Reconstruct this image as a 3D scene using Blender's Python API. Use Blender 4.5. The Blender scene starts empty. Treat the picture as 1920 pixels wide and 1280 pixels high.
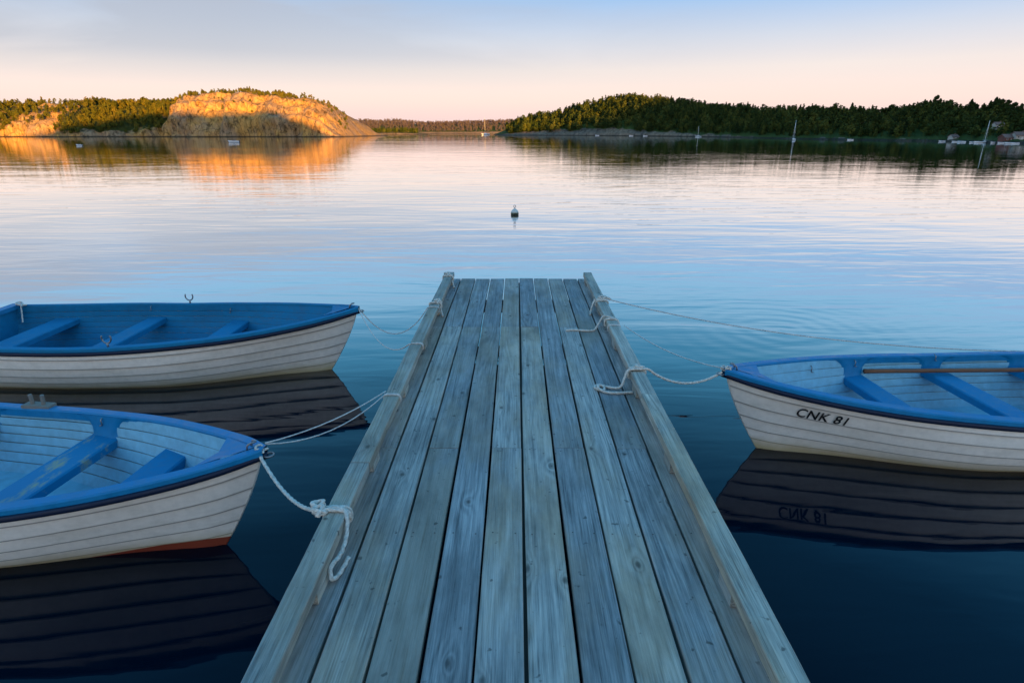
import bpy, bmesh, math, random
import numpy as np
from mathutils import Vector, Matrix
random.seed(7); rng=np.random.default_rng(11)
scene=bpy.context.scene
col=scene.collection
scene.view_settings.view_transform='Standard'
scene.view_settings.look='None'
scene.view_settings.exposure=0
# ------------------------------------------------------------ helpers
def link(ob,parent=None):
    col.objects.link(ob)
    if parent is not None: ob.parent=parent
    return ob
def mesh_ob(name,verts,faces,mats,parent=None,smooth=False,midx=None,loc=None):
    me=bpy.data.meshes.new(name)
    me.from_pydata([tuple(map(float,v)) for v in verts],[],[tuple(int(i) for i in f) for f in faces])
    if not isinstance(mats,(list,tuple)): mats=[mats]
    for m in mats: me.materials.append(m)
    if midx is not None: me.polygons.foreach_set('material_index',midx)
    if smooth: me.polygons.foreach_set('use_smooth',[True]*len(me.polygons))
    me.update()
    ob=bpy.data.objects.new(name,me)
    link(ob,parent)
    if loc is not None: ob.location=loc
    return ob
def fattr(ob,name,vals):
    q=ob.data.attributes.new(name,'FLOAT','POINT'); q.data.foreach_set('value',vals)
def big_mesh(name,V,F,mat,attrs=None,smooth=False):
    me=bpy.data.meshes.new(name)
    k=F.shape[1]
    me.vertices.add(len(V)); me.vertices.foreach_set('co',V.astype(np.float32).ravel())
    me.loops.add(F.size); me.loops.foreach_set('vertex_index',F.astype(np.int32).ravel())
    me.polygons.add(len(F)); me.polygons.foreach_set('loop_start',np.arange(0,F.size,k,dtype=np.int32))
    me.polygons.foreach_set('loop_total',np.full(len(F),k,dtype=np.int32))
    if smooth: me.polygons.foreach_set('use_smooth',np.ones(len(F),dtype=bool))
    me.update(calc_edges=True)
    if attrs:
        for nm,arr in attrs.items():
            a=me.attributes.new(nm,'FLOAT','POINT'); a.data.foreach_set('value',arr.astype(np.float32))
    me.materials.append(mat); me.validate()
    ob=bpy.data.objects.new(name,me); link(ob); return ob
def empty(name,loc=(0,0,0),rotz=0,label=None,category=None,group=None):
    e=bpy.data.objects.new(name,None); e.empty_display_size=.2
    e.location=loc; e.rotation_euler=(0,0,rotz); link(e); tag(e,label,category,group); return e
def tag(o,label=None,category=None,group=None,kind=None):
    if label:o['label']=label
    if category:o['category']=category
    if group:o['group']=group
    if kind:o['kind']=kind
def loft(rows,closed=False):
    V=[];F=[];n=len(rows[0])
    for r in rows: V+=list(r)
    for i in range(len(rows)-1):
        for j in range(n-1 if not closed else n):
            a=i*n+j;b=i*n+(j+1)%n
            F.append((a,b,b+n,a+n))
    return V,F
class MB:
    def __init__(s): s.V=[];s.F=[];s.M=[]
    def add(s,V,F,m=0):
        o=len(s.V); s.V+=list(V); s.F+=[tuple(i+o for i in f) for f in F]; s.M+=[m]*len(F)
    def box(s,x0,x1,y0,y1,z0,z1,m=0,c=0.0):
        if c<=0:
            V=[(x,y,z) for z in(z0,z1) for y in(y0,y1) for x in(x0,x1)]
            F=[(0,2,3,1),(4,5,7,6),(0,1,5,4),(2,6,7,3),(0,4,6,2),(1,3,7,5)]
            s.add(V,F,m)
        else:
            def ring(y):
                return [(x0,y,z0),(x1,y,z0),(x1,y,z0+c),(x1,y,z1-c),(x1-c,y,z1),(x0+c,y,z1),(x0,y,z1-c),(x0,y,z0+c)]
            V,F=loft([ring(y0),ring(y1)],closed=True)
            F=[tuple(reversed(f)) for f in F]+[tuple(range(8)),tuple(range(15,7,-1))]
            s.add(V,F,m)
    def ob(s,name,mats,parent=None,smooth=False):
        return mesh_ob(name,s.V,s.F,mats,parent,smooth,s.M)
def catmull(P,step):
    P=[np.array(p,float) for p in P]
    P=[2*P[0]-P[1]]+P+[2*P[-1]-P[-2]]
    out=[]
    for i in range(1,len(P)-2):
        n=max(1,int(np.linalg.norm(P[i+1]-P[i])/step))
        for k in range(n):
            t=k/n
            out.append(.5*((2*P[i])+(P[i+1]-P[i-1])*t+(2*P[i-1]-5*P[i]+4*P[i+1]-P[i+2])*t*t+(3*P[i]-P[i-1]-3*P[i+1]+P[i+2])*t**3))
    out.append(P[-2]); return out
def tube(P,r,sides=8,twist=0.0,strand=0.0,cap=True,oval=(1,1)):
    V=[];F=[];n=len(P); up=np.array([0,0,1.0]); prev=None; L=0
    for i,p in enumerate(P):
        d=P[min(i+1,n-1)]-P[max(i-1,0)]; d=d/(np.linalg.norm(d)+1e-9)
        if prev is None:
            a=np.cross(d,up)
            if np.linalg.norm(a)<.1: a=np.cross(d,[1,0,0])
        else: a=prev-d*np.dot(prev,d)
        a=a/(np.linalg.norm(a)+1e-9); prev=a; b=np.cross(d,a)
        if i: L+=np.linalg.norm(P[i]-P[i-1])
        for k in range(sides):
            th=2*math.pi*k/sides
            rr=r*(1+strand*(abs(math.cos(1.5*(th)-twist*L))-.6)) if strand else r
            V.append(tuple(p+rr*(a*math.cos(th)*oval[0]+b*math.sin(th)*oval[1])))
    for i in range(n-1):
        for k in range(sides):
            F.append((i*sides+k,i*sides+(k+1)%sides,(i+1)*sides+(k+1)%sides,(i+1)*sides+k))
    if cap:
        F.append(tuple(range(sides-1,-1,-1))); F.append(tuple((n-1)*sides+k for k in range(sides)))
    return V,F
def smooth_interp(x,xs,ys):
    xs=np.array(xs,float);ys=np.array(ys,float)
    m=np.gradient(ys,xs)
    d=np.diff(ys)/np.diff(xs)
    for i in range(1,len(xs)-1):
        m[i]=0 if d[i-1]*d[i]<=0 else 2*d[i-1]*d[i]/(d[i-1]+d[i])
    x=np.clip(x,xs[0],xs[-1]); i=np.clip(np.searchsorted(xs,x)-1,0,len(xs)-2)
    h=xs[i+1]-xs[i]; t=(x-xs[i])/h
    return (2*t**3-3*t**2+1)*ys[i]+(t**3-2*t**2+t)*h*m[i]+(-2*t**3+3*t**2)*ys[i+1]+(t**3-t**2)*h*m[i+1]
_perm=rng.random((256,256))
def vnoise(x,y):
    x=np.asarray(x,float);y=np.asarray(y,float)
    xi=np.floor(x).astype(int);yi=np.floor(y).astype(int);fx=x-xi;fy=y-yi
    fx=fx*fx*(3-2*fx);fy=fy*fy*(3-2*fy)
    g=lambda a,b:_perm[a%256,b%256]
    return (g(xi,yi)*(1-fx)+g(xi+1,yi)*fx)*(1-fy)+(g(xi,yi+1)*(1-fx)+g(xi+1,yi+1)*fx)*fy
def fbm(x,y,o=4):
    s=0;a=.5
    for i in range(o):
        s=s+a*vnoise(x*2**i+i*17.3,y*2**i+i*9.1);a*=.5
    return s/(1-.5**o)
# ------------------------------------------------------------ materials
class NT:
    def __init__(s,name):
        s.m=bpy.data.materials.new(name); s.m.use_nodes=True; s.t=s.m.node_tree; s.n=s.t.nodes; s.b=s.n['Principled BSDF']
    def node(s,ty,**kw):
        n=s.n.new(ty)
        for k,v in kw.items(): setattr(n,k,v)
        return n
    def L(s,a,b): s.t.links.new(a,b)
    def coord(s,scale=(1,1,1),kind='Object',add=None):
        tc=s.node('ShaderNodeTexCoord'); mp=s.node('ShaderNodeMapping'); mp.inputs['Scale'].default_value=scale
        src=tc.outputs[kind]
        if add is not None:
            va=s.node('ShaderNodeVectorMath',operation='ADD'); s.L(src,va.inputs[0]); s.L(add,va.inputs[1]); src=va.outputs[0]
        s.L(src,mp.inputs['Vector']); return mp.outputs[0]
    def noise(s,vec,scale,detail=4,rough=.55,dist=0):
        n=s.node('ShaderNodeTexNoise'); n.inputs['Scale'].default_value=scale; n.inputs['Detail'].default_value=detail
        n.inputs['Roughness'].default_value=rough; n.inputs['Distortion'].default_value=dist
        s.L(vec,n.inputs['Vector']); return n.outputs['Fac']
    def ramp(s,fac,stops,interp='LINEAR'):
        r=s.node('ShaderNodeValToRGB'); r.color_ramp.interpolation=interp
        e=r.color_ramp.elements
        while len(e)<len(stops): e.new(.5)
        for i,(p,c) in enumerate(stops):
            e[i].position=p; e[i].color=(c,c,c,1) if isinstance(c,(int,float)) else (*c,1)
        s.L(fac,r.inputs[0]); return r.outputs[0]
    def mix(s,fac,a,b,mode='MIX'):
        m=s.node('ShaderNodeMix',data_type='RGBA',blend_type=mode)
        for i,v in ((0,fac),(6,a),(7,b)):
            if isinstance(v,(int,float)): m.inputs[i].default_value=v if i==0 else (v,v,v,1)
            elif isinstance(v,tuple): m.inputs[i].default_value=(*v,1)
            else: s.L(v,m.inputs[i])
        return m.outputs[2]
    def math(s,op,a,b=0.0,c=None):
        m=s.node('ShaderNodeMath',operation=op)
        for i,v in enumerate((a,b) if c is None else (a,b,c)):
            if isinstance(v,(int,float)): m.inputs[i].default_value=v
            else: s.L(v,m.inputs[i])
        return m.outputs[0]
    def attr(s,name):
        a=s.node('ShaderNodeAttribute',attribute_name=name); return a.outputs['Fac']
    def bump(s,h,dist=.01,strength=1,normal=None):
        b=s.node('ShaderNodeBump'); b.inputs['Distance'].default_value=dist; b.inputs['Strength'].default_value=strength
        s.L(h,b.inputs['Height'])
        if normal is not None: s.L(normal,b.inputs['Normal'])
        return b.outputs[0]
    def set(s,color=None,rough=None,normal=None,**kw):
        for k,v in (('Base Color',color),('Roughness',rough),('Normal',normal)):
            if v is None: continue
            if isinstance(v,tuple): s.b.inputs[k].default_value=(*v,1)
            elif isinstance(v,(int,float)): s.b.inputs[k].default_value=v
            else: s.L(v,s.b.inputs[k])
        for k,v in kw.items(): s.b.inputs[k].default_value=v
        return s.m
def wood_mat(name,tint=(1,1,1)):
    t=NT(name)
    at=t.attr('board')
    cx=t.node('ShaderNodeCombineXYZ'); t.L(t.math('MULTIPLY',at,37.0),cx.inputs[0]); t.L(t.math('MULTIPLY',at,91.0),cx.inputs[1]); t.L(t.math('MULTIPLY',at,13.0),cx.inputs[2]); add=cx.outputs[0]
    v1=t.coord((1,.022,1),add=add); v2=t.coord((1,.06,1),add=add); v3=t.coord((1,1,1),add=add); v4=t.coord((1,.35,1),add=add)
    fine=t.noise(v1,210,4,.7)
    streak=t.noise(v1,48,3,.6)
    vk=t.node('ShaderNodeTexVoronoi',feature='F1',voronoi_dimensions='2D'); vk.inputs['Scale'].default_value=1.9; t.L(t.coord((1.6,.9,1),add=add),vk.inputs['Vector'])
    kd=vk.outputs['Distance']
    bend=t.ramp(kd,[(.0,.22),(.08,.06),(.18,0.0)])
    low=t.math('ADD',t.noise(v2,4.5,2,.45,.2),t.math('MULTIPLY',bend,.45))
    rings=t.math('SINE',t.math('MULTIPLY',low,150.0))
    rings=t.math('MULTIPLY_ADD',rings,.5,.5)
    rmask=t.ramp(t.noise(v3,1.1,2),[(.40,.1),(.64,1.0)])
    g=t.math('ADD',t.math('MULTIPLY',fine,.54),t.math('MULTIPLY',streak,.36))
    g=t.math('ADD',g,t.math('MULTIPLY',t.math('MULTIPLY',rings,rmask),.13))
    c=t.ramp(g,[(.32,(.06,.067,.07)),(.43,(.18,.20,.205)),(.54,(.285,.30,.30)),(.72,(.45,.46,.445))])
    stain=t.ramp(t.noise(v4,1.7,6,.68),[(.46,0.0),(.62,1.0)])
    c=t.mix(t.math('MULTIPLY',stain,.52),c,(.32,.25,.16))
    dirt=t.ramp(t.noise(v4,6,5,.65),[(.3,.58),(.6,1.08)])
    c=t.mix(1.0,c,dirt,'MULTIPLY')
    spots=t.ramp(t.noise(v3,26,2,.5),[(.25,.40),(.31,1.0)])
    c=t.mix(1.0,c,spots,'MULTIPLY')
    c=t.mix(1.0,c,t.ramp(kd,[(.010,.30),(.022,.50),(.035,.82),(.055,1.0)]),'MULTIPLY')
    fr=t.math('FRACT',t.math('MULTIPLY',at,7.31))
    br=t.ramp(fr,[(0,(.78,.83,.86)),(.5,(1.0,1.0,.98)),(1,(1.24,1.17,1.06))])
    c=t.mix(1.0,c,br,'MULTIPLY')
    c=t.mix(1.0,c,tint,'MULTIPLY')
    h=t.math('ADD',t.math('MULTIPLY',fine,.6),t.math('MULTIPLY',streak,.6))
    return t.set(c,t.ramp(fine,[(.3,.6),(.7,.85)]),t.bump(h,.005,.9))
M_deck=wood_mat('weathered_deck_wood',(1.22,1.15,1.12)); M_rail=wood_mat('weathered_rail_wood',(1.45,1.34,1.2))
M_under=NT('wet_dark_timber').set((.06,.055,.045),.8)
M_nail=NT('rusty_nail').set((.04,.03,.025),.6)
def paint(name,c,rough=.38,dirt=.25,dirtcol=(.2,.2,.17),scale=3.0,ior=1.35):
    t=NT(name); v=t.coord(); n=t.noise(v,scale,6,.65); n2=t.noise(v,scale*7,4,.6)
    f=t.math('MULTIPLY',t.ramp(n,[(.42,0.0),(.75,1.0)]),dirt)
    cc=t.mix(f,c,dirtcol); cc=t.mix(1.0,cc,t.ramp(n2,[(.25,.80),(.65,1.05)]),'MULTIPLY')
    return t.set(cc,t.ramp(n2,[(.3,rough*.8),(.7,min(1,rough*1.5))]),t.bump(n2,.002,.25),IOR=ior)
def hull_mat(name,base,red=False):
    t=NT(name); v=t.coord(); vs=t.coord((2.0,2.0,7.0))
    sep=t.node('ShaderNodeSeparateXYZ'); t.L(v,sep.inputs[0]); z=sep.outputs[2]
    n=t.noise(vs,2.2,6,.62); n2=t.noise(t.coord((1,1,1)),26,4,.6)
    c=t.mix(t.math('MULTIPLY',t.ramp(n,[(.45,0.0),(.8,1.0)]),.35),base,(.45,.40,.30))
    c=t.mix(1.0,c,t.ramp(n2,[(.2,.88),(.6,1.02)]),'MULTIPLY')
    sm=t.attr('seam_shade'); c=t.mix(t.math('MULTIPLY',sm,.70),c,(.10,.09,.08))  # painted shadow line under each plank lap, together with its worn dark edge
    zz=t.math('ADD',z,t.math('MULTIPLY',t.noise(v,6,3),-.06))
    near=t.node('ShaderNodeMapRange'); t.L(zz,near.inputs[0]); near.inputs[1].default_value=.09; near.inputs[2].default_value=-.02
    c=t.mix(t.math('MULTIPLY',near.outputs[0],.8),c,(.40,.30,.12))
    if red:
        xm=t.node('ShaderNodeMapRange'); t.L(sep.outputs[0],xm.inputs[0]); xm.inputs[1].default_value=.95; xm.inputs[2].default_value=.45
        zr=t.math('LESS_THAN',t.math('SUBTRACT',z,t.math('MULTIPLY',xm.outputs[0],.062)),-.006)
        c=t.mix(zr,c,(.24,.045,.022))
    lo=t.math('LESS_THAN',z,-.012); c=t.mix(lo,c,(.03,.03,.02))
    return t.set(c,.5,IOR=1.35)
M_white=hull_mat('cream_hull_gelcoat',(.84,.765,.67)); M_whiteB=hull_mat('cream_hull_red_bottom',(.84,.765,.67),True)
M_blue=paint('blue_gunwale_paint',(.003,.19,.40),.42,.25,(.06,.20,.30))
M_blueA=paint('blue_interior_paint',(.003,.185,.36),.6,.4,(.02,.12,.22))
M_inner=paint('pale_blue_inner_gelcoat',(.22,.50,.63),.5,.45,(.13,.30,.38))
M_thwart=paint('blue_thwart_paint',(.003,.185,.38),.5,.3,(.04,.17,.27),4)
def worn():
    t=NT('worn_blue_thwart'); n=t.noise(t.coord((3,1.2,1)),3.2,7,.72)
    c=t.mix(t.ramp(n,[(.52,0.0),(.62,.85)]),(.004,.18,.36),(.34,.33,.20))
    return t.set(c,.55,IOR=1.35)
M_worn=worn()
M_navy=paint('navy_rubber_rubrail',(.004,.012,.036),.4,.3,(.02,.03,.06))
M_black=NT('black_lettering').set((.006,.006,.007),.6)
M_steel=NT('galvanised_steel').set((.25,.26,.27),.4,Metallic=.8)
M_peg=paint('grey_thole_wood',(.22,.20,.17),.8,.4)
def rope_mat(name,c):
    t=NT(name); n=t.noise(t.coord(),90,3); return t.set(t.mix(1.0,c,t.ramp(n,[(.3,.6),(.65,1.05)]),'MULTIPLY'),.85)
M_rope=rope_mat('white_nylon_rope',(.66,.62,.54)); M_line=rope_mat('thin_pale_line',(.68,.65,.60))
M_oar=paint('varnished_oar_wood',(.20,.085,.04),.45,.4,(.12,.06,.04))
# ------------------------------------------------------------ boats
def make_boat(loc,rot,L,bs,inner,thwart_list,label,hullmat,knees=True,worn_thwart=False,floor=.07,inn=.056):
    E=empty('rowing_boat',loc,rot,label,'rowing boat','moored rowing boats')
    bt=[0,.05,.12,.25,.45,.7,1.0,1.6,2.2,2.8,3.4]; bv=[.012,.055,.11,.188,.283,.38,.463,.556,.588,.56,.48]
    B=lambda s: smooth_interp(s*3.4,bt,bv)*bs
    ZG=lambda s: smooth_interp(s*3.4,[0,.3,.7,1.2,2.0,2.8,3.4],[.575,.53,.49,.455,.425,.425,.44])
    zk=-.13
    xs=lambda h:.27*(np.maximum(1-h,0)/.8)**1.35
    def half(s,h):
        k=np.clip(s/.42,0,1);k=k*k*(3-2*k)
        return (1-k)*np.maximum(h,0)**.85+k*np.sqrt(np.maximum(h*(2-h),0))
    def P(s,h,side,off=0,inset=0.0):
        b=B(s); z=zk+(ZG(s)-zk)*h
        bb=max(b-inset,.004)
        th=math.acos(max(-1,min(1,1-h)))
        o=off*min(1,b/.12)
        return ((xs(h)+s*(L-xs(h))),side*(bb*half(s,h)+o*math.sin(th)),z-o*math.cos(th)*.6)
    N=54; S=[(i/N)**1.5 for i in range(N+1)]
    mb=MB(); K=10; e=.016; seam_shade=[]
    ths=[math.pi/2*(i/K) for i in range(K+1)]
    fs=[0,.06,.085,.35,.6,.84,1.0]
    sv=[1.0,.9,0,0,0,0,.5]  # lap shade put into the colour, strongest on each strake's lower lip
    for side in(-1,1):
        prev=None
        for k in range(K):
            h0=1-math.cos(ths[k]);h1=1-math.cos(ths[k+1])
            rows=[]
            for f in fs: rows.append([P(s,h0+(h1-h0)*f,side,e*(1-f)) for s in S])
            V,F=loft(rows)
            if side<0: F=[tuple(reversed(f)) for f in F]
            mb.add(V,F)
            for q in sv: seam_shade+=[q if 0<k else 0.0]*len(S)
            if prev is not None:
                V,F=loft([prev,rows[0]])
                if side<0: F=[tuple(reversed(f)) for f in F]
                mb.add(V,F); seam_shade+=[1.0]*len(V)
            prev=rows[-1]
    hs=[i/16 for i in range(17)]
    V,F=loft([[P(0,h,-1,e*.3) for h in hs],[(P(0,h,1)[0]-.006,0,P(0,h,1)[2]) for h in hs],[P(0,h,1,e*.3) for h in hs]]); mb.add(V,F); seam_shade+=[0.0]*len(V)
    ob=mb.ob('hull',[hullmat],E,True); fattr(ob,'seam_shade',seam_shade)
    hs=[i/14 for i in range(15)]
    tv=[P(1,h,-1) for h in hs]+[P(1,h,1) for h in reversed(hs)]
    tv=[(v[0]+.002,v[1],v[2]) for v in tv]; tv2=[(L-.045,v[1]*.97,v[2]) for v in tv]; n=len(tv)
    mesh_ob('transom',tv+tv2,[tuple(range(n)),tuple(reversed(range(n,2*n)))],[hullmat,inner],E,False,[0,1])
    mb=MB(); R=7
    for side in(-1,1):
        for k in range(R):
            rows=[]
            for f in(0,1):
                r=[]
                for s in S[3:]:
                    zg=ZG(s)-.005; z=floor+(zg-floor)*(k+f)/R
                    h=(z-zk)/(ZG(s)-zk); p=P(s,h,side,0,.045)
                    r.append((p[0]+.02*(1-s) - (.03 if s>.99 else 0),p[1]*(1.0 if f==0 else .985),p[2]))
                rows.append(r)
            V,F=loft(rows)
            if side>0: F=[tuple(reversed(f)) for f in F]
            mb.add(V,F)
    fr=[]
    for s in S[3:]:
        h=(floor-zk)/(ZG(s)-zk); p=P(s,h,1,0,.045); fr.append([(p[0]+.02*(1-s),p[1]*q,floor) for q in(-1,-.5,0,.5,1)])
    V,F=loft(fr); mb.add(V,F)
    mb.ob('inner_hull',[inner],E,False)
    def cap(b,zg):
        o=.012
        return [(b+o,zg-.03),(b+o,zg+.002),(b+o-.007,zg+.010),(b-inn+.008,zg+.013),(b-inn,zg+.004),(b-inn,zg-.04)]
    for side in(-1,1):
        rows=[]
        for s in S:
            rows.append([(s*L-.018*(1-min(1,s*12)),side*max(y,.0005),z) for (y,z) in cap(B(s),ZG(s))])
        V,F=loft(rows)
        if side>0: F=[tuple(reversed(f)) for f in F]
        mesh_ob('gunwale',V,F,[M_blue if knees else inner],E,False)
    mb=MB(); b=B(1); zg=ZG(1); mb.box(L-.07,L+.018,-b-.013,b+.013,zg-.02,zg+.018); mb.ob('transom_cap',[M_blue],E)
    s1=.055
    mb=MB(); zt=ZG(s1)+.008
    V=[(0.03,0,ZG(0)+.008),(s1*L+.07,-B(s1+.02)+.05,zt-.008),(s1*L+.03,0,zt-.008),(s1*L+.07,B(s1+.02)-.05,zt-.008)]
    V+=[(x,y,z-.04) for x,y,z in V]
    mb.add(V,[(0,1,2),(0,2,3),(1,5,6,2),(2,6,7,3)]); mb.ob('breasthook',[M_blue if knees else inner],E)
    path=[np.array((s*L,-(B(s)+.016),ZG(s)-.035)) for s in reversed(S)]+[np.array((-.022,0,ZG(0)-.035))]+[np.array((s*L,(B(s)+.016),ZG(s)-.035)) for s in S]
    V,F=tube(path,.0145,8,oval=(.8,1.15)); mesh_ob('rubrail',V,F,[M_navy],E,True)
    def inner_y(x,z):
        s=x/L
        for _ in range(4):
            h=(z-zk)/(ZG(s)-zk); s=(x-xs(h))/(L-xs(h))
        h=(z-zk)/(ZG(s)-zk); return P(s,h,1,0,.045)[1],s
    for i,(tx,w,zt) in enumerate(thwart_list):
        a,_=inner_y(tx-w/2,zt); c,_=inner_y(tx+w/2,zt); a+=.004;c+=.004
        c2=.008; x0=tx-w/2;x1=tx+w/2
        prof=[(x0,zt-.05),(x0,zt-c2),(x0+c2,zt),(x1-c2,zt),(x1,zt-c2),(x1,zt-.05)]
        rows=[]
        for side in(-1,1):
            rows.append([(x,side*(a+(c-a)*(x-x0)/w),z) for x,z in prof])
        V,F=loft(rows); mesh_ob('thwart',V,F,[M_worn if (worn_thwart and i==0) else (M_thwart if knees else inner)],E,False)
        if knees and tx>.8:
            for side in(-1,1):
                rows=[]; nv=16
                for j in range(nv+1):
                    v=j/nv; r=[]
                    for q in np.linspace(-1,1,9):
                        wd=w*.52+.14*v**5
                        x=tx+q*wd
                        z=zt-.05+(.425-zt+.06)*v
                        y,s=inner_y(x,z)
                        z2=z+(ZG(s)-.43)*v
                        y,s=inner_y(x,z2)
                        r.append((x,side*(y-.018+ (.018 if abs(q)>.99 else 0)),z2))
                    rows.append(r)
                V,F=loft(rows); mesh_ob('knee',V,F,[M_blue],E,True)
    pts=[np.array((-.035+.022*math.cos(a),.022*math.sin(a),.545)) for a in np.linspace(0,2*math.pi,14)]
    V,F=tube(pts,.005,6); mesh_ob('bow_ring',V,F,[M_steel],E,True)
    pts=[np.array(p) for p in ((.06,-.02,ZG(0)),(.05,-.02,ZG(0)+.03),(.02,.0,ZG(0)+.04),(.05,.02,ZG(0)+.03),(.06,.02,ZG(0)))]
    V,F=tube(catmull(pts,.01),.005,6); mesh_ob('bow_eye',V,F,[M_steel],E,True)
    return E,P,B,ZG,inner_y
def rowlock(E,x,y,z):
    mb=MB()
    V,F=tube([np.array((x,y,z)),np.array((x,y,z+.035))],.008,8); mb.add(V,F)
    p=[(x-.032,y,z+.095),(x-.036,y,z+.07),(x-.024,y,z+.045),(x,y,z+.034),(x+.024,y,z+.045),(x+.036,y,z+.07),(x+.032,y,z+.095)]
    V,F=tube(catmull(p,.008),.006,8); mb.add(V,F)
    mb.ob('rowlock',[M_steel],E,True)
def hook(E,x,y,z):
    y2=y-.02 if y>0 else y+.02
    V,F=tube(catmull([(x,y,z),(x,y2,z-.01),(x,y2,z-.04),(x+.015,y2,z-.045)],.006),.004,6); mesh_ob('hook',V,F,[M_steel],E,True)
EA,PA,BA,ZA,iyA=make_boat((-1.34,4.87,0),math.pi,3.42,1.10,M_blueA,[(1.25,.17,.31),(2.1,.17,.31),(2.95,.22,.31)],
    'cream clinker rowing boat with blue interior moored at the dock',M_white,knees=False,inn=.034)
for sy in(-1,1): rowlock(EA,1.78,sy*(BA(.52)-.012),.435)
for x in (1.35,2.15): hook(EA,x,-(BA(x/3.42)-.05),.42)
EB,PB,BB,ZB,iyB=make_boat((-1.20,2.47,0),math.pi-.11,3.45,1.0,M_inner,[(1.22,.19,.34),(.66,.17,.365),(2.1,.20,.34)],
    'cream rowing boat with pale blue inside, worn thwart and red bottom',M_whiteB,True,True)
mb=MB(); bx=1.72; yy=-(BB(bx/3.45)-.02); zb=ZB(.5)+.011
mb.box(bx-.09,bx+.09,yy-.03,yy+.03,zb,zb+.02,0,.004)
for dx in(-.035,.035):
    V,F=tube([np.array((bx+dx,yy,zb+.01)),np.array((bx+dx*1.1,yy,zb+.065)),np.array((bx+dx*1.15,yy,zb+.08))],.011,8); mb.add(V,F)
mb.ob('thole_pin_block',[M_peg],EB)
hook(EB,1.22,-(BB(.36)-.06),.45)
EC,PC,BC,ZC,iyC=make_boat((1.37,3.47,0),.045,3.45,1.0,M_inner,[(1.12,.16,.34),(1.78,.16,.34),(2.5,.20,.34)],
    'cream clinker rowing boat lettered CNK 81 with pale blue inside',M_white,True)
for x in (.75,1.12,1.78): hook(EC,x,(BC(x/3.45)-.06),.455)
cu=bpy.data.curves.new('letters','FONT'); cu.body='CNK 81'; cu.size=.092; cu.offset=.0016; cu.space_character=1.06; cu.resolution_u=4
to=bpy.data.objects.new('letters_tmp',cu); col.objects.link(to); bpy.context.view_layer.update()
me=bpy.data.meshes.new_from_object(to.evaluated_get(bpy.context.evaluated_depsgraph_get()))
bpy.data.objects.remove(to)
bm=bmesh.new(); bm.from_mesh(me)
bmesh.ops.subdivide_edges(bm,edges=[e for e in bm.edges if e.calc_length()>.02],cuts=2)
bm.to_mesh(me); bm.free()
for v in me.vertices:
    tx=.385+v.co.x*.84; h=.712+(v.co.y)/.60
    h=min(h,.97); xsv=.27*((1-h)/.8)**1.35; s=(tx-xsv)/(3.45-xsv)
    p=PC(s,h,-1,.018); v.co=(p[0],p[1]-.002,p[2])
me.materials.append(M_black)
lo=bpy.data.objects.new('registration_lettering',me); link(lo,EC); lo['label']='black letters CNK 81 on the hull'
eo=empty('oar',(2.55,3.93,.36),.02,'brown varnished wooden oar lying on the thwarts of a boat','oar')
V,F=tube([np.array((0,0,.012)),np.array((.12,0,.012)),np.array((.14,0,.012)),np.array((1.5,0,.012))],.016,10); mesh_ob('shaft',V,F,[M_oar],eo,True)
rows=[]
for i in range(9):
    f=i/8; w=.018+.045*math.sin(min(1,f*1.5)*math.pi/2); x=1.48+.5*f; rows.append([(x,-w,.012),(x,0,.020),(x,w,.012),(x,0,.004)])
V,F=loft(rows,True); F+=[(0,1,2,3),(35,34,33,32)]; mesh_ob('blade',V,F,[M_oar],eo,True)
# ------------------------------------------------------------ dock
D=empty('dock',(0,0,0),-.00685,'weathered grey plank dock with raised side rails over the water','dock')
mb=MB(); attr=[]
y0,y1=-1.6,6.25
for i in range(10):
    xa=-.756+.158*i+.0055; xb=xa+.158-.011
    js=[y0]
    if i in(0,2,4,6,8): js+=[2.61]
    if i in(1,3,5,7,9,2,4,0): js+=[4.57]
    if i%2: js+=[.35]
    js=sorted(js)+[y1+random.uniform(-.006,.006)]
    for a,b in zip(js[:-1],js[1:]):
        r=random.random(); n0=len(mb.V); dz=random.uniform(-.002,.0015); w=random.uniform(-.0012,.0012)
        nseg=max(2,int((b-a)/.25)); ph=random.random()*9
        c=.0035; rows=[]
        A=a+.0025;Bb=b-.0025
        for k in range(nseg+1):
            y=A+(Bb-A)*k/nseg; wx=.0015*math.sin(y*1.7+ph); z1=.5+dz+.0012*math.sin(y*1.1+ph*2); X0=xa+w+wx+random.uniform(-.0008,.0008);X1=xb+w+wx+random.uniform(-.0008,.0008)
            rows.append([(X0,y,.468),(X1,y,.468),(X1,y,z1-c),(X1-c,y,z1),(X0+c,y,z1),(X0,y,z1-c)])
        V,F=loft(rows,True); F=[tuple(reversed(f)) for f in F]; nn=len(rows)-1
        F+=[tuple(range(0,6)),tuple(reversed(range(nn*6,nn*6+6)))]
        mb.add(V,F)
        for yn in [y for y in np.arange(-1.0,6.3,.98) if a<y<b]+[a+.03,b-.03]:
            for xn in((xa*.8+xb*.2),(xa*.2+xb*.8)):
                xn+=random.uniform(-.004,.004); yq=yn+random.uniform(-.006,.006)
                V=[(xn+.0034*math.cos(t),yq+.0034*math.sin(t),.5022+dz) for t in np.linspace(0,2*math.pi,7)[:-1]]
                mb.add(V,[tuple(range(6))],1)
        attr+=[r]*(len(mb.V)-n0)
deck=mb.ob('deck',[M_deck,M_nail],D); fattr(deck,'board',attr)
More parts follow.
